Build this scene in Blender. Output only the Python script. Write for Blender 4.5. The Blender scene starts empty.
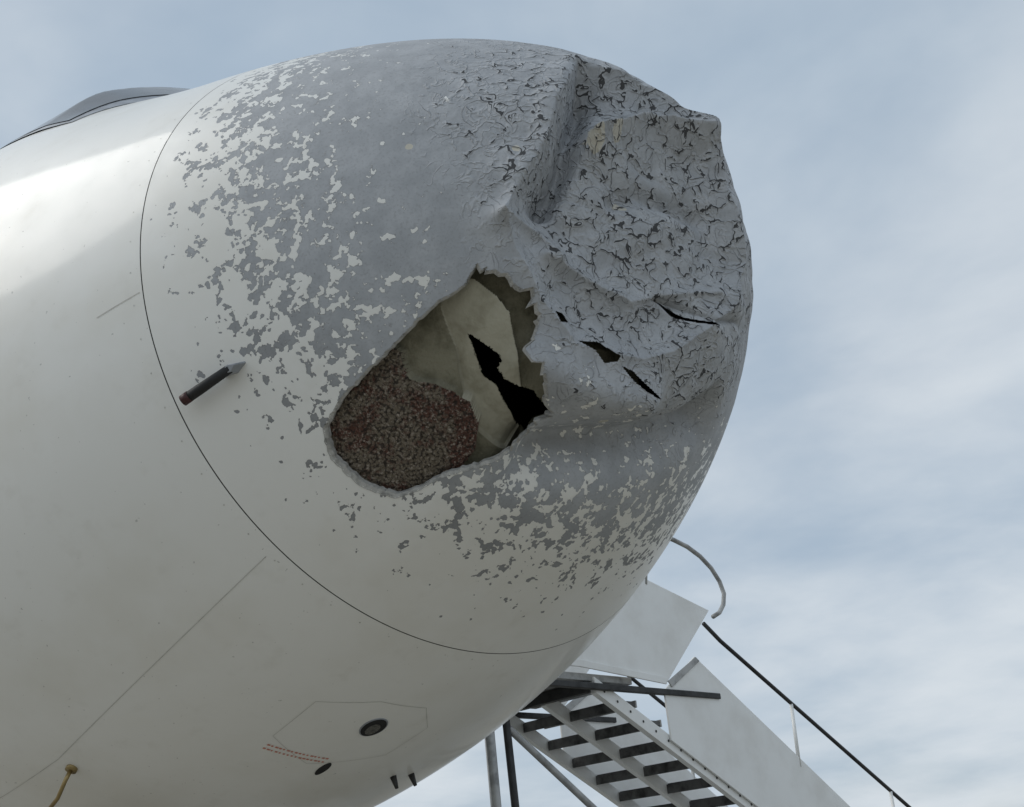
import bpy, bmesh, numpy as np, math
from mathutils import Matrix, Vector
RAD=math.radians
scene=bpy.context.scene
rng=np.random.default_rng(7)
ZT=3.5; L=1.255
# ------------------------------------------------------------ helpers
def link(o,parent=None):
    scene.collection.objects.link(o)
    if parent: o.parent=parent
    return o
def empty(name):
    return link(bpy.data.objects.new(name,None))
def np_mesh(name,V,F,mats,parent=None,smooth=True,attrs=None,mi=None):
    me=bpy.data.meshes.new(name); V=np.asarray(V,np.float32); F=np.asarray(F,np.int32)
    k=F.shape[1]
    me.vertices.add(len(V)); me.vertices.foreach_set('co',V.ravel())
    me.loops.add(F.size); me.loops.foreach_set('vertex_index',F.ravel())
    me.polygons.add(len(F)); me.polygons.foreach_set('loop_start',np.arange(len(F),dtype=np.int32)*k)
    me.polygons.foreach_set('loop_total',np.full(len(F),k,np.int32))
    if mi is not None: me.polygons.foreach_set('material_index',np.asarray(mi,np.int32))
    me.update(calc_edges=True)
    me.polygons.foreach_set('use_smooth',np.full(len(F),smooth))
    for a,v in (attrs or {}).items():
        at=me.attributes.new(a,'FLOAT','POINT'); at.data.foreach_set('value',np.asarray(v,np.float32).ravel())
    for m in mats: me.materials.append(m)
    me.update()
    return link(bpy.data.objects.new(name,me),parent)
def py_mesh(name,V,F,mat,parent=None,smooth=False,bevel=0):
    me=bpy.data.meshes.new(name); me.from_pydata([tuple(v) for v in V],[],F); me.materials.append(mat)
    bm=bmesh.new(); bm.from_mesh(me); bmesh.ops.recalc_face_normals(bm,faces=bm.faces); bm.to_mesh(me); bm.free()
    for q in me.polygons: q.use_smooth=smooth
    o=link(bpy.data.objects.new(name,me),parent)
    if bevel:
        b=o.modifiers.new('b','BEVEL'); b.width=bevel; b.segments=2
    return o
def box(name,lo,hi,mat,parent=None,bevel=0.005):
    x0,y0,z0=lo;x1,y1,z1=hi
    V=[(x0,y0,z0),(x1,y0,z0),(x1,y1,z0),(x0,y1,z0),(x0,y0,z1),(x1,y0,z1),(x1,y1,z1),(x0,y1,z1)]
    return py_mesh(name,V,[(0,1,2,3),(4,5,6,7),(0,1,5,4),(1,2,6,5),(2,3,7,6),(3,0,4,7)],mat,parent,bevel=bevel)
def prism(name,poly,x0,x1,mat,parent=None,bevel=0.004):   # polygon in (y,z) extruded along x
    n=len(poly); V=[(x0,y,z) for y,z in poly]+[(x1,y,z) for y,z in poly]
    F=[tuple(range(n)),tuple(range(2*n-1,n-1,-1))]+[(i,(i+1)%n,n+(i+1)%n,n+i) for i in range(n)]
    return py_mesh(name,V,F,mat,parent,bevel=bevel)
def tube(name,pts,r,mat,parent=None,n=10,radii=None,smooth=True):
    pts=[Vector(p) for p in pts]; V=[];F=[]
    prev=None
    for i,p in enumerate(pts):
        t=(pts[min(i+1,len(pts)-1)]-pts[max(i-1,0)]).normalized()
        ref=prev if prev else (Vector((0,0,1)) if abs(t.z)<.9 else Vector((1,0,0)))
        a=t.cross(ref).normalized(); b=a.cross(t).normalized(); prev=b
        rr=radii[i] if radii else r
        for k in range(n):
            an=2*math.pi*k/n; V.append(p+a*rr*math.cos(an)+b*rr*math.sin(an))
    for i in range(len(pts)-1):
        for k in range(n): F.append((i*n+k,i*n+(k+1)%n,(i+1)*n+(k+1)%n,(i+1)*n+k))
    F.append(tuple(range(n))); F.append(tuple(range(len(V)-1,len(V)-n-1,-1)))
    return py_mesh(name,V,F,mat,parent,smooth=smooth)
# ------------------------------------------------------------ node helper
class N:
    def __init__(s,nt): s.nt=nt
    def n(s,t,**k):
        nd=s.nt.nodes.new(t)
        for a,b in k.items(): setattr(nd,a,b)
        return nd
    def l(s,a,b): s.nt.links.new(a,b)
    def val(s,inp,v):
        if isinstance(v,(int,float,tuple)): inp.default_value=v
        else: s.l(v,inp)
    def math(s,op,a,b=0.0,c=None,clamp=False):
        m=s.n('ShaderNodeMath',operation=op,use_clamp=clamp); s.val(m.inputs[0],a); s.val(m.inputs[1],b)
        if c is not None: s.val(m.inputs[2],c)
        return m.outputs[0]
    def noise(s,vec,scale,detail=2.0,rough=.5,dist=0.0,col=False):
        m=s.n('ShaderNodeTexNoise'); s.l(vec,m.inputs['Vector']); m.inputs['Scale'].default_value=scale
        m.inputs['Detail'].default_value=detail; m.inputs['Roughness'].default_value=rough; m.inputs['Distortion'].default_value=dist
        return m.outputs['Color' if col else 'Fac']
    def step(s,v,a,b):  # smoothstep a..b -> 0..1
        m=s.n('ShaderNodeMapRange',interpolation_type='SMOOTHSTEP'); s.val(m.inputs[0],v); s.val(m.inputs[1],a); s.val(m.inputs[2],b)
        return m.outputs[0]
    def lin(s,v,a,b,c,d):
        m=s.n('ShaderNodeMapRange'); s.val(m.inputs[0],v)
        for i,x in enumerate((a,b,c,d)): s.val(m.inputs[i+1],x)
        return m.outputs[0]
    def mix(s,f,a,b):
        m=s.n('ShaderNodeMix',data_type='RGBA'); s.val(m.inputs[0],f); s.val(m.inputs[6],a); s.val(m.inputs[7],b); return m.outputs[2]
    def attr(s,name): return s.n('ShaderNodeAttribute',attribute_name=name).outputs['Fac']
def newmat(name):
    m=bpy.data.materials.new(name); m.use_nodes=True; return m,N(m.node_tree),m.node_tree.nodes['Principled BSDF']
def C(r,g=None,b=None):
    return (r,r if g is None else g,r if b is None else b,1.0)
def simple(name,col,rough=.5,metal=0,var=.12,scale=12,bump=0.0,col2=None):
    m,k,b=newmat(name); tc=k.n('ShaderNodeTexCoord').outputs['Object']
    f=k.noise(tc,scale,4,.6)
    c2=col2 or tuple(x*(1-var*2.5) for x in col[:3])+(1,)
    k.l(k.mix(k.step(f,.4,.75),col,c2),b.inputs['Base Color'])
    b.inputs['Metallic'].default_value=metal
    k.l(k.lin(f,.3,.7,max(rough-.08,.02),min(rough+.1,1)),b.inputs['Roughness'])
    if bump:
        bp=k.n('ShaderNodeBump'); bp.inputs['Strength'].default_value=bump; bp.inputs['Distance'].default_value=.01; k.l(k.noise(tc,scale*6,3),bp.inputs['Height']); k.l(bp.outputs[0],b.inputs['Normal'])
    return m
# ------------------------------------------------------------ fuselage shape
def prof(d,H,D,q,m):
    t=np.clip(d/D,0,1); return H*(1-(1-t)**m)**q
def sst(t):
    t=np.clip(t,0,1); return t*t*(3-2*t)
def sect(d):
    u=prof(d,1.94041,5.57657,.39120,1.86761)+.25*sst((d-1.45)/1.4)
    l=prof(d,1.67102,3.33615,.59505,1.63696); w=prof(d,1.97458,4.29175,.55815,1.91144)
    tp=1-.86*sst((d-27)/12)*np.clip((d-27)/9,0,1)
    u2=u*(1-.25*(1-tp)); l2=(u2+l)*tp-u2
    l=np.where(d>27,l2,l); u=np.where(d>27,u2,u)
    return (u-l)/2,(u+l)/2,w*tp
def surf(d,phi):
    c,b,w=sect(np.asarray(d,float)); return np.stack([-d+0*phi,w*np.cos(phi),ZT+c+b*np.sin(phi)],-1)
def SP(phi,d): return surf(np.float64(d),np.float64(RAD(phi)))
def normal(phi,d):
    e=1e-3; a=SP(phi+.1,d)-SP(phi-.1,d); b=SP(phi,d+e)-SP(phi,d-e); n=np.cross(a,b); n/=np.linalg.norm(n)
    cen=np.array([-d,0,ZT]); return n if n@(SP(phi,d)-cen)>0 else -n
# damage layout : (phi deg, distance aft of tip mm) on the radome surface
def FV(lst):
    return np.array([SP(a,d/1000.)[1:] for a,d in lst])
def segdist(P,poly,closed):
    n=len(poly); best=np.full(P.shape[:-1],1e9)
    for i in range(n if closed else n-1):
        a=poly[i]; b=poly[(i+1)%n]; ab=b-a; t=np.clip(((P-a)@ab)/(ab@ab+1e-12),0,1)
        best=np.minimum(best,np.linalg.norm(P-(a+t[...,None]*ab),axis=-1))
    return best
def inside(P,poly):
    r=np.zeros(P.shape[:-1],bool); n=len(poly); x=P[...,0];y=P[...,1]
    for i in range(n):
        x0,y0=poly[i];x1,y1=poly[(i+1)%n]
        c=((y0>y)!=(y1>y)); xi=x0+(y-y0)*(x1-x0)/(y1-y0+1e-15); r^=c&(x<xi)
    return r
basin=FV([(123,224),(160,195),(178,208),(194,284),(200,318),(209,325),(224,330),(238,330),(246,300),(258,260),(268,215),(277,170),(300,125),(330,85),(20,45),(49,62),(95,120)])
ridgeA=FV([(123,224),(160,195),(178,208),(194,284),(200,318)])
valleyA=FV([(125,180),(160,155),(178,165),(195,230)])
ridgeB=FV([(64,52),(115,62),(160,110)])
valleyB=FV([(0,22),(170,20),(190,60)])
ridgeC=FV([(213,263),(228,200),(246,162),(300,90)])
lobe=FV([(234,430),(244,400),(254,372),(265,340)])
vall2=FV([(250,590),(258,520),(270,470),(284,420),(297,370)])
crease=FV([(258,119),(290,140),(312,168)])
fold=FV([(200,318),(206,260),(215,235)])
W3=[(rng.normal(size=2)*k,rng.uniform(0,6.28),1/k) for k in (14,14,20,25,30,40,55,60) for _ in range(3)]
def wob(P):
    s=0
    for kv,ph,a in W3: s=s+a*np.sin(P@kv+ph)
    return s
CEN=np.array([-1.0,0,ZT+.05])
def disp(P):
    Q=P[...,1:]; d=-P[...,0]
    ds=segdist(Q,basin,True); ins=inside(Q,basin)
    h=-np.where(ins,.16*(1-np.exp(-ds/.07)),0)
    G=lambda pl,amp,sg: amp*np.exp(-(segdist(Q,pl,False)/sg)**2)
    def X(pl,amp,sg):
        q=segdist(Q,pl,False); return amp*np.exp(-(np.sqrt(q*q+.003**2)-.003)/sg)
    h=h+X(ridgeA,.022,.03)+G(valleyA,-.12,.04)+X(ridgeB,.12,.055)+G(valleyB,-.05,.045)+X(ridgeC,.045,.04)
    h=h+G(lobe,.06,.05)+G(vall2,-.13,.055)+X(fold,.045,.025)
    cd=segdist(Q,crease,False); h=h-.03*np.exp(-cd/.012)
    h=h+wob(Q)*.022*np.exp(-(d/.42)**2)
    wv=np.abs(np.sin(Q@np.array([15.,8.])+1.5*np.sin(Q@np.array([-6.,10.]))))+.7*np.abs(np.sin(Q@np.array([-9.,18.])+1.2))
    h=h-.011*(1-wv)*np.exp(-(d/.27)**2)
    h=np.where(d<.95,h*sst((.95-d)/.2),0)
    v=CEN-P; v/=np.linalg.norm(v,axis=-1,keepdims=True)
    return P-v*h[...,None],h
# ------------------------------------------------------------ materials
WH=(.84,.835,.80,1)
def paint_core(k,tc,white=WH):
    n1=k.noise(tc,1.6,4,.6); n2=k.noise(tc,7,3,.65)
    w=k.mix(k.step(n1,.42,.72),white,(.78,.765,.71,1))
    return k.mix(k.math('MULTIPLY',k.step(n2,.55,.8),.3),w,(.65,.63,.57,1)),n2
m_white,k,b=newmat('aircraft_white_paint'); tc=k.n('ShaderNodeTexCoord').outputs['Object']
c,n2=paint_core(k,tc)
sp=k.step(k.noise(tc,55,2,.5),.73,.76); c=k.mix(k.math('MULTIPLY',sp,.5),c,(.3,.29,.27,1))
k.l(c,b.inputs['Base Color']); k.l(k.lin(n2,.3,.7,.40,.5),b.inputs['Roughness']); b.inputs['Coat Weight'].default_value=.35; b.inputs['Coat Roughness'].default_value=.10
b.inputs['Specular IOR Level'].default_value=.35
bp=k.n('ShaderNodeBump'); bp.inputs['Strength'].default_value=.25; bp.inputs['Distance'].default_value=.02; k.l(k.noise(tc,2.2,1),bp.inputs['Height']); k.l(bp.outputs[0],b.inputs['Normal'])

m_rad,k,b=newmat('radome_damaged_paint'); tc=k.n('ShaderNodeTexCoord').outputs['Object']
c,n2=paint_core(k,tc)
thr=k.attr('thr'); crk=k.attr('crk')
vb=k.n('ShaderNodeTexVoronoi'); k.l(tc,vb.inputs['Vector']); vb.inputs['Scale'].default_value=36
nz=k.math('ADD',k.math('MULTIPLY',k.noise(tc,20,2,.55,.2),.66),k.math('MULTIPLY',k.noise(tc,70,2,.5),.34))
nz=k.math('ADD',nz,k.math('MULTIPLY',k.math('SUBTRACT',.5,vb.outputs['Distance']),.17))
df0=k.math('SUBTRACT',nz,thr)
chip=k.step(df0,-.003,.006)
g1=k.noise(tc,9,3,.7); g2=k.noise(tc,120,2,.6)
grey=k.mix(k.step(g1,.35,.7),(.37,.385,.405,1),(.45,.465,.485,1))
grey=k.mix(k.math('MULTIPLY',k.step(g2,.5,.7),.35),grey,(.25,.25,.255,1))
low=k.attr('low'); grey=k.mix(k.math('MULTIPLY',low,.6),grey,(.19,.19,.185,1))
rim=k.math('MULTIPLY',chip,k.math('SUBTRACT',1.0,k.step(df0,.006,.028)))
grey=k.mix(k.math('MULTIPLY',rim,.5),grey,(.18,.175,.17,1))
col=k.mix(chip,c,grey)
tan=k.attr('tan'); col=k.mix(k.step(k.math('SUBTRACT',tan,k.math('MULTIPLY',k.noise(tc,30,2),.9)),.0,.03),col,(.56,.53,.45,1))
# cracks / flaking
tk=k.lin(crk,0,1,.90,.505)
m1=k.noise(tc,13,1,.5); l1=k.math('ABSOLUTE',k.math('SUBTRACT',k.noise(tc,14,2,.5,.8),.5))
w1=k.math('MINIMUM',k.math('MULTIPLY',k.math('SUBTRACT',m1,tk),.13),.014)
a1=k.step(k.math('SUBTRACT',w1,l1),-.001,.003); s1=k.step(k.math('SUBTRACT',w1,l1),-.05,.0)
m2=k.noise(tc,31,1,.5)
dv=k.n('ShaderNodeVectorMath',operation='SCALE'); k.l(k.noise(tc,22,2,.6,0,True),dv.inputs[0]); dv.inputs[3].default_value=.05
va=k.n('ShaderNodeVectorMath',operation='ADD'); k.l(tc,va.inputs[0]); k.l(dv.outputs[0],va.inputs[1])
vo=k.n('ShaderNodeTexVoronoi',feature='DISTANCE_TO_EDGE'); k.l(va.outputs[0],vo.inputs['Vector']); vo.inputs['Scale'].default_value=15
w3=k.math('MINIMUM',k.math('MULTIPLY',k.math('SUBTRACT',m2,k.math('ADD',tk,-.02)),.45),.042)
a3=k.step(k.math('SUBTRACT',w3,vo.outputs['Distance']),-.002,.008); s3=k.step(k.math('SUBTRACT',w3,vo.outputs['Distance']),-.12,0)
ck=k.math('MAXIMUM',a1,a3); sf=k.math('MULTIPLY',k.math('MAXIMUM',s1,s3),k.step(crk,.1,.5))
col=k.mix(k.math('MULTIPLY',sf,.16),col,(.66,.67,.68,1))
col=k.mix(k.math('MULTIPLY',ck,.92),col,(.02,.02,.021,1))
k.l(col,b.inputs['Base Color'])
k.l(k.math('ADD',k.math('MULTIPLY',chip,.3),k.lin(n2,.3,.7,.34,.45)),b.inputs['Roughness'])
hh=k.math('ADD',k.math('MULTIPLY',chip,-.5),k.math('MULTIPLY',ck,-1.3)); hh=k.math('ADD',hh,k.math('MULTIPLY',sf,.9))
hh=k.math('ADD',hh,k.math('MULTIPLY',k.math('MULTIPLY',g2,chip),.15)); hh=k.math('ADD',hh,k.math('MULTIPLY',k.math('MULTIPLY',m2,crk),1.0))
bp=k.n('ShaderNodeBump'); bp.inputs['Strength'].default_value=.8; bp.inputs['Distance'].default_value=.005; k.l(hh,bp.inputs['Height']); k.l(bp.outputs[0],b.inputs['Normal'])

m_dark=simple('dark_interior',C(.012),.8)
m_glass=simple('cockpit_glass',C(.03,.035,.045),.08,0,.1)
m_frame=simple('window_frame_grey',C(.34,.36,.39),.4,.2)
m_rim=simple('fibreglass_edge',C(.46,.45,.42),.8,0,.2,40,.4)
m_black=simple('black_rubber',C(.014),.6)
m_red=simple('red_cover',C(.05,.01,.009),.5)
m_steel=simple('brushed_steel',C(.35),.35,.9)
m_brass=simple('brass',C(.35,.26,.12),.4,.8)
m_stw=simple('stairs_white_paint',C(.84,.84,.82),.4,0,.1,2,.05,C(.74,.73,.70))
m_stg=simple('stairs_grey_metal',C(.42,.42,.41),.5,.1,.2,8,.2)
m_std=simple('stairs_dark_metal',C(.035),.6,.1,.2,8,.2)
m_tread=simple('stairs_tread_metal',C(.13),.6,.1,.3,8,.2)
m_khaki=simple('fibreglass_inner_khaki',C(.24,.225,.16),.75,0,.2,14,.5,C(.12,.11,.07))
m_khaki2=simple('fibreglass_inner_pale',C(.44,.42,.33),.7,0,.15,9,.4,C(.29,.27,.20))
m_rust,k,b=newmat('crushed_honeycomb_core'); tc=k.n('ShaderNodeTexCoord').outputs['Object']
vo=k.n('ShaderNodeTexVoronoi'); k.l(tc,vo.inputs['Vector']); vo.inputs['Scale'].default_value=110
nn=k.noise(tc,7,5,.75); n3=k.noise(tc,85,4,.75)
col=k.mix(k.step(nn,.46,.56),(.21,.175,.13,1),(.13,.06,.043,1)); col=k.mix(k.step(n3,.5,.66),col,(.45,.39,.33,1)); col=k.mix(k.math('MULTIPLY',k.step(vo.outputs['Distance'],.48,.75),.85),col,(.03,.023,.018,1))
k.l(col,b.inputs['Base Color']); b.inputs['Roughness'].default_value=.9
bp=k.n('ShaderNodeBump'); bp.inputs['Strength'].default_value=1; bp.inputs['Distance'].default_value=.008; k.l(n3,bp.inputs['Height']); k.l(bp.outputs[0],b.inputs['Normal'])

# ------------------------------------------------------------ airliner
air=empty('airliner')
hole_pd=[(209,412),(213,378),(216,360),(220,346),(224,347),(226.5,350),(229,388),(231,417),(236,420),(239,445),(246,488),(246,577),(245,640),(240,773),(238,876),(237,912),(232,950),(226,962),(221.5,930),(219,849),(215.4,653),(212.5,527),(212,459)]
rough_i=set(range(0,12))
base=[np.array([RAD(a),d/1000.]) for a,d in hole_pd]; hp=[]
for i in range(len(base)):
    a=base[i];b_=base[(i+1)%len(base)]; pa=surf(a[1],a[0]);pb=surf(b_[1],b_[0]); ln=np.linalg.norm(pb-pa); n=max(1,int(ln/.012))
    am=.0058 if i in rough_i else .0011
    for j in range(n):
        q=a+(b_-a)*j/n; hp.append(q+rng.normal(size=2)*am*np.array([2,1.2]))
hp=np.array(hp)
tears=[[(238,322),(243,290),(250,285),(250,300),(247,320),(243,312)],[(252,300),(256,296),(268,322),(262,320),(257,314)],[(228,318),(230,306),(233,308),(231,325)],[(257,112),(262,118),(275,135),(290,142),(290,147),(270,140)]]
tears=[np.array([[RAD(a),d/1000.] for a,d in t]) for t in tears]
NP_,NS=1150,620
s=np.linspace(0.0,1,NS+1)[1:]; dd=(L-.002)*s**1.75
ph=np.linspace(0,2*np.pi,NP_,endpoint=False)
D,PH=np.meshgrid(dd,ph,indexing='ij'); P0=surf(D,PH); P1,h=disp(P0)
d0=.93+.20*np.sin(PH); e_=D-d0
thr=.5+np.where(e_<0,.40,.48)*e_
thr=np.where(D<.34,.05,np.clip(thr,.05,.85)); thr=thr+np.clip(D-1.15,0,1)*.9
Q=P0[...,1:]
crk=np.clip((.56+.06*np.sin(3*PH)-D)/.28,0,1)
crk=np.maximum(crk,np.clip((.75-D)/.3,0,1)*np.clip(np.sin(PH)*.9,0,1))
lobe_c=FV([(255,372)])[0]; crk=crk*(1-.3*np.exp(-(np.linalg.norm(Q-lobe_c,axis=-1)/.09)**2))
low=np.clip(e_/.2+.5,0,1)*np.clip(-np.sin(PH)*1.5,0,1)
tan=np.zeros_like(D)
for (a,d,r) in [(163,105,.035),(190,45,.03),(150,80,.03),(215,380,.01),(177,494,.014),(181,266,.013),(259,429,.014)]:
    p=SP(a,d/1000.); tan=np.maximum(tan,1.1*np.exp(-(np.linalg.norm(P0-p,axis=-1)/r)**2))
idx=np.arange(NS*NP_).reshape(NS,NP_); nx=np.roll(idx,-1,1)
F=np.stack([idx[:-1],nx[:-1],nx[1:],idx[1:]],-1).reshape(-1,4)
fc=np.stack([((PH[:-1]+PH[1:])/2+np.pi/NP_).ravel(),((D[:-1]+D[1:])/2).ravel()],-1)
keep=~inside(fc,hp)
for t in tears: keep&=~inside(fc,t)
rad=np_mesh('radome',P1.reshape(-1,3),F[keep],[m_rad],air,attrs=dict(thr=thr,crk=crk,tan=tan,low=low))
tipv=P1[0].mean(0); py_mesh('radome_tip',list(P1[0][::23])+[tipv],[(i,(i+1)%50,50) for i in range(50)],m_rad,air)
def at(q,inn):
    P,_=disp(surf(q[:,1],q[:,0])); v=CEN-P; v/=np.linalg.norm(v,axis=-1,keepdims=True); return P+v*inn
def rimstrip(name,poly,mat,th):
    c=poly.mean(0); out=c+(poly-c)*1.006; n=len(poly)
    V=np.concatenate([at(out,-.0015),at(c+(poly-c)*.975,.006),at(poly,th)]); F=[]
    for r in range(2):
        for i in range(n): F.append((r*n+i,r*n+(i+1)%n,(r+1)*n+(i+1)%n,(r+1)*n+i))
    return py_mesh(name,V,F,mat,air)
rimstrip('torn_laminate_edge',hp,m_rim,.03)
def innerskin():
    M=340
    ps=np.radians(np.linspace(196,264,M)); ds=np.linspace(.22,1.06,M)
    Dg,Pg=np.meshgrid(ds,ps,indexing='ij'); P,_=disp(surf(Dg,Pg)); v=CEN-P; v/=np.linalg.norm(v,axis=-1,keepdims=True)
    pd=np.stack([np.degrees(Pg),Dg*1000],-1)
    core=np.array([(208,1010),(211,720),(217,670),(222,690),(226,650),(233,610),(237,625),(241,690),(242,800),(240,980),(226,1040)],float)
    wv=wob(P[...,1:]*2)*.25
    pdn=pd+np.stack([wv*5,wv*80],-1)
    ic=inside(pdn,core)
    dep=np.where(ic,.045,.085)+rng.normal(size=Dg.shape)*np.where(ic,.0020,.0003)
    pl=np.array([(205,500),(211,430),(217,405),(222,400),(231,440),(236,475),(247,560),(247,660),(238,660),(230,610),(222,560),(213,540)],float)
    ip=inside(pd,pl)
    fold=np.clip((Dg-.40)/.2,0,1); dep=np.where(ip&~ic,.03+.08*fold,dep)
    dep=dep+.05*np.exp(-(((pd[...,0]-236)/5)**2+((pd[...,1]-440)/40)**2))*(~ic)
    P=P+v*dep[...,None]
    zig=np.array([(220.5,512),(223,498),(226,486),(228.5,478),(230,482),(231,503),(234,507),(237,494),(241,478),(245,484),(251,490),(251,615),(246,592),(242,566),(238,553),(234,536),(230.5,548),(227,533),(224,521)],float)
    hol=inside(pd+rng.normal(size=pd.shape)*np.array([.12,1.2]),zig)
    idx=np.arange(M*M).reshape(M,M)
    F=np.stack([idx[:-1,:-1],idx[:-1,1:],idx[1:,1:],idx[1:,:-1]],-1).reshape(-1,4)
    mi=np.where(ic,0,np.where(ip,2,1))[:-1,:-1].ravel(); kp=~hol[:-1,:-1].ravel()
    np_mesh('inner_skin',P.reshape(-1,3),F[kp],[m_rust,m_khaki,m_khaki2],air,mi=mi[kp])
innerskin()
def ring(d0,d1,off,n=240):
    a=np.linspace(0,2*np.pi,n,endpoint=False); V=[]
    for d in (d0,d1):
        p=surf(np.full(n,d),a); c=np.array([-d,0,ZT+float(sect(np.float64(d))[0])]); v=p-c; p=p-v/np.linalg.norm(v,axis=1)[:,None]*off; V.append(p)
    V=np.concatenate(V); F=[(i,(i+1)%n,n+(i+1)%n,n+i) for i in range(n)]
    return V,F
m_gask=simple('seam_sealant',C(.07,.07,.068),.7)
V,F=ring(L-.02,L+.02,.005); py_mesh('radome_seam_gasket',V,F,m_gask,air,smooth=True)
a=np.linspace(0,2*np.pi,120,endpoint=False); p=surf(np.full(120,L-.03),a); c=p.mean(0); p=c+(p-c)*.985
py_mesh('forward_bulkhead',list(p),[tuple(range(120))],m_dark,air)
ds=np.concatenate([L+.0015+np.linspace(0,1,260)**1.3*4.5,np.linspace(5.9,27,40),np.linspace(27.5,38,30)]); a=np.linspace(0,2*np.pi,480,endpoint=False)
Dg,Ag=np.meshgrid(ds,a,indexing='ij'); P=surf(Dg,Ag); ix=np.arange(P.shape[0]*480).reshape(-1,480); nx=np.roll(ix,-1,1)
np_mesh('fuselage',P.reshape(-1,3),np.stack([ix[:-1],nx[:-1],nx[1:],ix[1:]],-1).reshape(-1,4),[m_white],air)
py_mesh('tail_cap',list(P[-1]),[tuple(range(480))],m_white,air)
m_faint=simple('sealant_line',C(.58,.57,.53),.4)
def sline(name,pts,w,mat,off=.0012,n=60,parent=air):
    pts=np.array(pts,float); seg=[]
    for i in range(len(pts)-1):
        for j in range(n): seg.append(pts[i]+(pts[i+1]-pts[i])*j/n)
    seg.append(pts[-1]); P=np.array([SP(q[0],q[1]/1000)+normal(q[0],q[1]/1000)*off for q in seg]); V=[];F=[]
    for i,p in enumerate(P):
        t=P[min(i+1,len(P)-1)]-P[max(i-1,0)]; nrm=normal(seg[i][0],seg[i][1]/1000); s_=np.cross(t,nrm); s_/=np.linalg.norm(s_)+1e-9
        V+=[p-s_*w/2,p+s_*w/2]
    F=[(2*i,2*i+1,2*i+3,2*i+2) for i in range(len(P)-1)]
    return py_mesh(name,V,F,mat,parent,smooth=True)
sline('panel_line',[(232,1300),(239,2600),(241,3600)],.0025,m_faint)
sline('panel_line_side',[(190,1265),(191,1420)],.003,m_faint)
sline('access_panel_outline',[(254,1660),(262,1570),(270,1570),(274,1700),(272,1900),(262,2010),(254,1900),(254,1660)],.002,m_faint,n=14)
m_riv=simple('fastener_heads',C(.62,.61,.57),.35,.2)
RV=[];RF=[]
def rivet(phi,d,r=.003):
    p=SP(phi,d); nm=normal(phi,d); t=SP(phi,d+.01)-SP(phi,d-.01); t/=np.linalg.norm(t); u=np.cross(nm,t); b0=len(RV)
    for x in np.linspace(0,2*np.pi,8,endpoint=False): RV.append(p+nm*.0008+t*r*math.cos(x)+u*r*math.sin(x))
    RF.append(tuple(range(b0,b0+8)))
for i in range(26): rivet(150+i*5.2,L+.035)
py_mesh('fasteners',RV,RF,m_riv,air)
def disc(name,phi,d,r1,r2,mat,off,n=40):
    p=SP(phi,d); nm=normal(phi,d); t=SP(phi,d+.01)-SP(phi,d-.01); t/=np.linalg.norm(t); u=np.cross(nm,t)
    V=[p+nm*off+t*r1*math.cos(x)+u*r2*math.sin(x) for x in np.linspace(0,2*np.pi,n,endpoint=False)]
    V+= [v-nm*(off+.01) for v in V]
    return py_mesh(name,V,[tuple(range(n))]+[(i,(i+1)%n,n+(i+1)%n,n+i) for i in range(n)],mat,air)
m_lens=simple('port_lens',C(.12,.115,.10),.3,0,.3,60)
disc('port_rim',265,1.715,.062,.048,m_frame,.003); disc('port_glass',265,1.715,.057,.043,m_dark,.005); disc('port_lens',265,1.722,.036,.024,m_lens,.007)
disc('drain_vent',265,2.03,.05,.018,m_dark,.003)
m_redtxt=simple('red_stencil',C(.60,.22,.15),.5)
k_=0
for row in range(2):
    for i in range(16):
        a0=254.6+i*.60; w0=rng.uniform(.25,.48)
        sline('stencil_%d'%k_,[(a0,1955+row*26),(a0+w0,1955+row*26)],.009,m_redtxt,n=2); k_+=1
def glazing(name,p0,p1,d0,d1,amp,mat,n=40,lo=.004):
    ps=np.linspace(p0,p1,n); ds=np.linspace(d0,d1,n); V=[]
    for d in ds:
        t=(d-2.14)/(2.80-2.14)
        for q in ps:
            f=min(max(t,0)/.35,max(1-t,0)/.65)*sst(np.array((142-q)/14.)); V.append(SP(q,d)+np.array([0,0,1])*(amp*float(f)+lo))
    F=[(i*n+j,i*n+j+1,(i+1)*n+j+1,(i+1)*n+j) for i in range(n-1) for j in range(n-1)]
    return py_mesh(name,V,F,mat,air,smooth=True)
glazing('windscreen_frame',55,140,2.14,2.80,.11,m_frame)
glazing('windscreen_glass',80,139,2.20,2.79,.11,m_glass,lo=.010)
# probe
pr=SP(207,1.054); nm=normal(207,1.06); p2=SP(208,1.205); n2_=normal(208,1.2)
tube('probe_tube',[pr+nm*.038,pr*.3+p2*.7+nm*.043,p2+n2_*.048],.016,m_black,air,14,[.014,.0165,.0165])
tube('probe_cover_tip',[pr*.12+p2*.88+nm*.047,p2+n2_*.049+(p2-pr)*.02],.0175,m_red,air,14)
tx=(p2-pr)/np.linalg.norm(p2-pr); u=np.cross(nm,tx)
V=[]
for hgt,aa,bb,w in [(-.01,-.04,.045,.016),(.05,-.022,.03,.012)]:
    for x,y in [(aa,-w*.2),(0,-w),(bb,-w*.2),(bb,w*.2),(0,w),(aa,w*.2)]: V.append(pr+nm*hgt+tx*x+u*y)
py_mesh('probe_fin',V,[tuple(range(6)),tuple(range(11,5,-1))]+[(i,(i+1)%6,6+(i+1)%6,6+i) for i in range(6)],m_frame,air,bevel=.002)
q=SP(241,2.60); nq=normal(241,2.6)
tube('vane_stem',[q,q+nq*.05,q+nq*.06+np.array([-.05,0,-.05]),q+nq*.07+np.array([-.13,0,-.08])],.008,m_brass,air,8)
tube('vane_base',[q-nq*.01,q+nq*.012],.022,m_brass,air,16)
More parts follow.
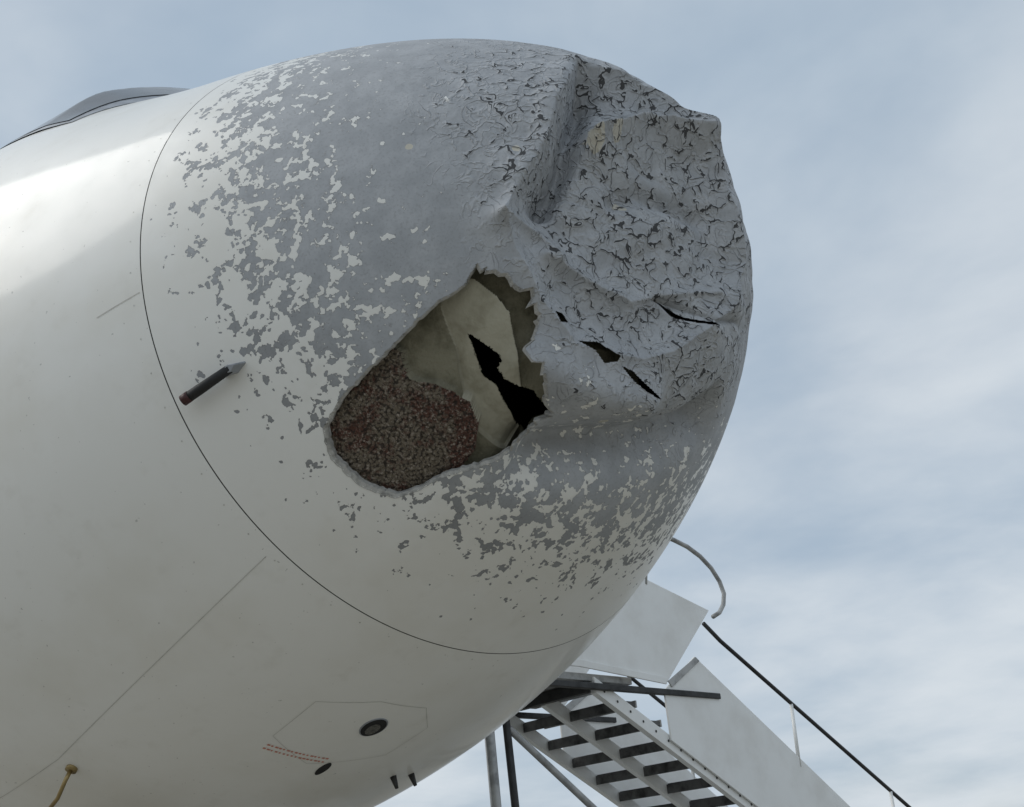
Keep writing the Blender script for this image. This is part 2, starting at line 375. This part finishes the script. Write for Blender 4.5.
for i,(a_,d_) in enumerate([(279,2.13),(283,2.16)]):
    q=SP(a_,d_); nq=normal(a_,d_); tube('drain_mast_%d'%i,[q,q+nq*.03,q+nq*.05],.012,m_std,air,8,[.014,.01,.007])
tube('nose_gear_strut',[(-5.1,0,1.95),(-5.0,0,.38)],.08,m_steel,air,14)
tube('nose_gear_axle',[(-5,-.34,.38),(-5,.34,.38)],.05,m_steel,air,12)
for s_ in (-1,1): tube('nose_wheel_%d'%(s_+1),[(-5,s_*.13,.38),(-5,s_*.15,.38),(-5,s_*.33,.38),(-5,s_*.35,.38)],.38,m_black,air,32,[.34,.38,.38,.34])
# ------------------------------------------------------------ boarding stairs
st=empty('boarding_stairs'); c0=-4.5; Wd=1.2
line=lambda y: 3.0-.508*(y-4.36)
for i,x in enumerate((c0,c0-Wd*.5,c0-Wd)):
    prism('stringer_%d'%i,[(4.1,line(4.1)),(4.1,line(4.1)-.13),(9.75,line(9.75)-.13),(9.75,line(9.75))],x-.03,x+.03,m_stw,st)
bv=[];bf=[]
for j in range(38):
    yy=4.2+j*.148; zz=line(yy)-.065; b0=len(bv)
    for x in np.linspace(0,2*np.pi,8,endpoint=False): bv.append((c0+.033,yy+.012*math.cos(x),zz+.012*math.sin(x)))
    bf.append(tuple(range(b0,b0+8)))
py_mesh('stringer_bolts',bv,bf,m_std,st)
y=4.15; i=0
while y<9.6:
    z=line(y)+.02; box('tread_%d'%i,(c0-Wd+.035,y-.04,z-.05),(c0-.035,y+.20,z-.01),m_tread,st,.003)
    box('tread_nosing_%d'%i,(c0-Wd+.035,y+.203,z-.06),(c0-.035,y+.222,z+.0),m_stg,st,.002)
    box('riser_%d'%i,(c0-Wd+.035,y-.06,z-.10),(c0-.035,y-.045,z-.02),m_tread,st,.002)
    y+=.295; i+=1
top=lambda yy: 3.39-.62*(yy-5.45)
rl=lambda yy:3.69-.5325*(yy-5.68)
for sgn,x in ((0,c0+.035),(1,c0-Wd-.06)):
    nm_='near' if sgn==0 else 'far'
    prism('platform_side_'+nm_,[(2.15,4.1),(4.9,4.05),(5.78,3.85),(4.99,3.12),(3.9,3.2),(2.15,3.2)],x,x+.025,m_stw,st)
    prism('platform_side_trim_'+nm_,[(2.15,3.19),(3.9,3.19),(4.97,3.11),(4.97,3.17),(3.9,3.25),(2.15,3.25)],x+.028,x+.045,m_stw,st)
    prism('flight_side_'+nm_,[(4.95,3.06),(5.45,3.39),(7.58,2.07),(9.6,top(9.6)),(9.6,line(9.6)-.06),(4.95,line(4.95)-.06)],x+.004,x+.024,m_stw,st)
    tube('handrail_'+nm_,[(x+.01,5.68,3.72),(x+.01,5.9,rl(5.9)),(x+.01,8.76,2.05),(x+.01,9.7,rl(9.7))],.02,m_std,st)
    for j,yy in enumerate((6.9,8.45,9.4)): tube('rail_post_%s_%d'%(nm_,j),[(x+.01,yy-.06,top(yy)-.05),(x+.01,yy,rl(yy))],.018,m_stw,st)
    lp=[(4.9,4.0),(4.97,4.30),(5.06,4.46),(5.2,4.52),(5.42,4.50),(5.62,4.46),(5.80,4.39),(5.95,4.29),(6.05,4.17),(6.09,4.05),(6.05,3.94),(5.96,3.85),(5.85,3.80)]
    tube('loop_rail_'+nm_,[(x+.01,a,b) for a,b in lp],.022,m_stg,st)
    box('platform_beam_'+nm_,(x-.01,2.1,3.02),(x+.045,5.72,3.07),m_std,st)
    prism('toe_board_'+nm_,[(5.0,3.14),(5.45,3.385),(5.5,3.35),(5.05,3.09)],x+.026,x+.036,m_stg,st)
box('platform_floor',(c0-Wd,2.15,3.10),(c0,4.6,3.16),m_stg,st)
for i,yy in enumerate((2.6,3.0,3.5,4.0)): box('floor_joist_%d'%i,(c0-Wd,yy,3.0),(c0,yy+.06,3.095),m_std,st)
tube('support_post_0',[(c0-.03,2.95,3.0),(c0-.03,3.0,1.0)],.035,m_stg,st,8)
tube('support_post_1',[(c0-.03,3.12,3.0),(c0-.03,3.2,1.0)],.03,m_std,st,8)
tube('support_post_2',[(c0-Wd+.03,3.95,3.0),(c0-Wd+.03,4.0,1.0)],.03,m_stg,st,8)
tube('brace_0',[(c0-.03,3.15,2.7),(c0-.03,4.3,1.9),(c0-.03,4.9,1.5)],.028,m_stg,st,8)
box('chassis',(c0-Wd-.25,1.9,.55),(c0+.25,8.2,.95),m_stg,st,.02)
box('cab',(c0-Wd-.2,.6,.5),(c0+.2,1.85,1.6),m_stw,st,.06)
for i,yy in enumerate((1.6,6.8)):
    for j,x in enumerate((c0-Wd-.2,c0+.2)): tube('wheel_%d_%d'%(i,j),[(x-.12,yy,.4),(x-.1,yy,.4),(x+.1,yy,.4),(x+.12,yy,.4)],.4,m_black,st,28,[.36,.4,.4,.36])
# ------------------------------------------------------------ ground
m_con,k,b=newmat('apron_concrete'); tc=k.n('ShaderNodeTexCoord').outputs['Object']
br=k.n('ShaderNodeTexBrick'); k.l(tc,br.inputs['Vector']); br.inputs['Scale'].default_value=.2; br.inputs['Mortar Size'].default_value=.004; br.offset=0; br.inputs['Brick Width'].default_value=1; br.inputs['Row Height'].default_value=1
br.inputs['Color1'].default_value=C(.32,.295,.245); br.inputs['Color2'].default_value=C(.28,.26,.22); br.inputs['Mortar'].default_value=C(.06)
st_=k.step(k.noise(tc,.8,4,.65),.5,.75); k.l(k.mix(k.math('MULTIPLY',st_,.5),br.outputs[0],C(.20,.18,.15)),b.inputs['Base Color']); b.inputs['Roughness'].default_value=.85
py_mesh('apron_ground',[(-1500,-1500,0),(1500,-1500,0),(1500,1500,0),(-1500,1500,0)],[(0,1,2,3)],m_con)
# ------------------------------------------------------------ sky / sun
SE,SA=RAD(44),RAD(222)
w=bpy.data.worlds.new('World'); scene.world=w; w.use_nodes=True; nt=w.node_tree; nt.nodes.clear(); k=N(nt)
sky=k.n('ShaderNodeTexSky',sky_type='NISHITA'); sky.sun_disc=False; sky.sun_elevation=SE; sky.sun_rotation=SA
b1=k.n('ShaderNodeBackground'); k.l(sky.outputs[0],b1.inputs[0]); b1.inputs[1].default_value=.10
tc=k.n('ShaderNodeTexCoord').outputs['Generated']; sx=k.n('ShaderNodeSeparateXYZ'); k.l(tc,sx.inputs[0])
zz=k.math('ADD',k.math('MAXIMUM',sx.outputs[2],0.0),.22)
cx=k.n('ShaderNodeCombineXYZ'); k.l(k.math('DIVIDE',sx.outputs[0],zz),cx.inputs[0]); k.l(k.math('DIVIDE',sx.outputs[1],zz),cx.inputs[1]); k.l(k.math('MULTIPLY',sx.outputs[2],1.5),cx.inputs[2])
cl=k.noise(cx.outputs[0],1.0,6,.5,.25); cl2=k.noise(cx.outputs[0],2.4,5,.55,.2)
f=k.math('ADD',k.math('MULTIPLY',cl,.72),k.math('MULTIPLY',cl2,.28))
colr=k.mix(k.step(f,.32,.68),(.39,.49,.60,1),(.68,.735,.785,1))
b2=k.n('ShaderNodeBackground'); k.l(colr,b2.inputs[0]); b2.inputs[1].default_value=1.0
mx=k.n('ShaderNodeMixShader'); k.l(k.lin(cl2,.35,.65,.88,.98),mx.inputs[0]); k.l(b1.outputs[0],mx.inputs[1]); k.l(b2.outputs[0],mx.inputs[2])
ow=k.n('ShaderNodeOutputWorld'); k.l(mx.outputs[0],ow.inputs[0])
sl=bpy.data.lights.new('sun','SUN'); sl.energy=1.3; sl.angle=RAD(36); sl.color=(1,.96,.89)
so=link(bpy.data.objects.new('sun',sl)); dv_=Vector((math.sin(SA)*math.cos(SE),math.cos(SA)*math.cos(SE),math.sin(SE))); so.rotation_euler=dv_.to_track_quat('Z','Y').to_euler()
# ------------------------------------------------------------ camera
yaw,pit,rol=.79140,.43100,-.09299
Fv=np.array([-math.sin(yaw)*math.cos(pit),math.cos(yaw)*math.cos(pit),math.sin(pit)]); R=np.cross(Fv,[0,0,1]);R/=np.linalg.norm(R);U=np.cross(R,Fv)
c_,s_=math.cos(rol),math.sin(rol); R,U=c_*R+s_*U,-s_*R+c_*U
cam=bpy.data.cameras.new('camera'); co=link(bpy.data.objects.new('camera',cam))
co.matrix_world=Matrix(((R[0],U[0],-Fv[0],1.52971),(R[1],U[1],-Fv[1],-2.48257),(R[2],U[2],-Fv[2],1.57392),(0,0,0,1)))
cam.sensor_width=36; cam.lens=1060.82*36/1024; cam.clip_end=5000; cam.clip_start=.05; scene.camera=co
scene.view_settings.view_transform='Standard'; scene.view_settings.look='None'; scene.view_settings.exposure=0
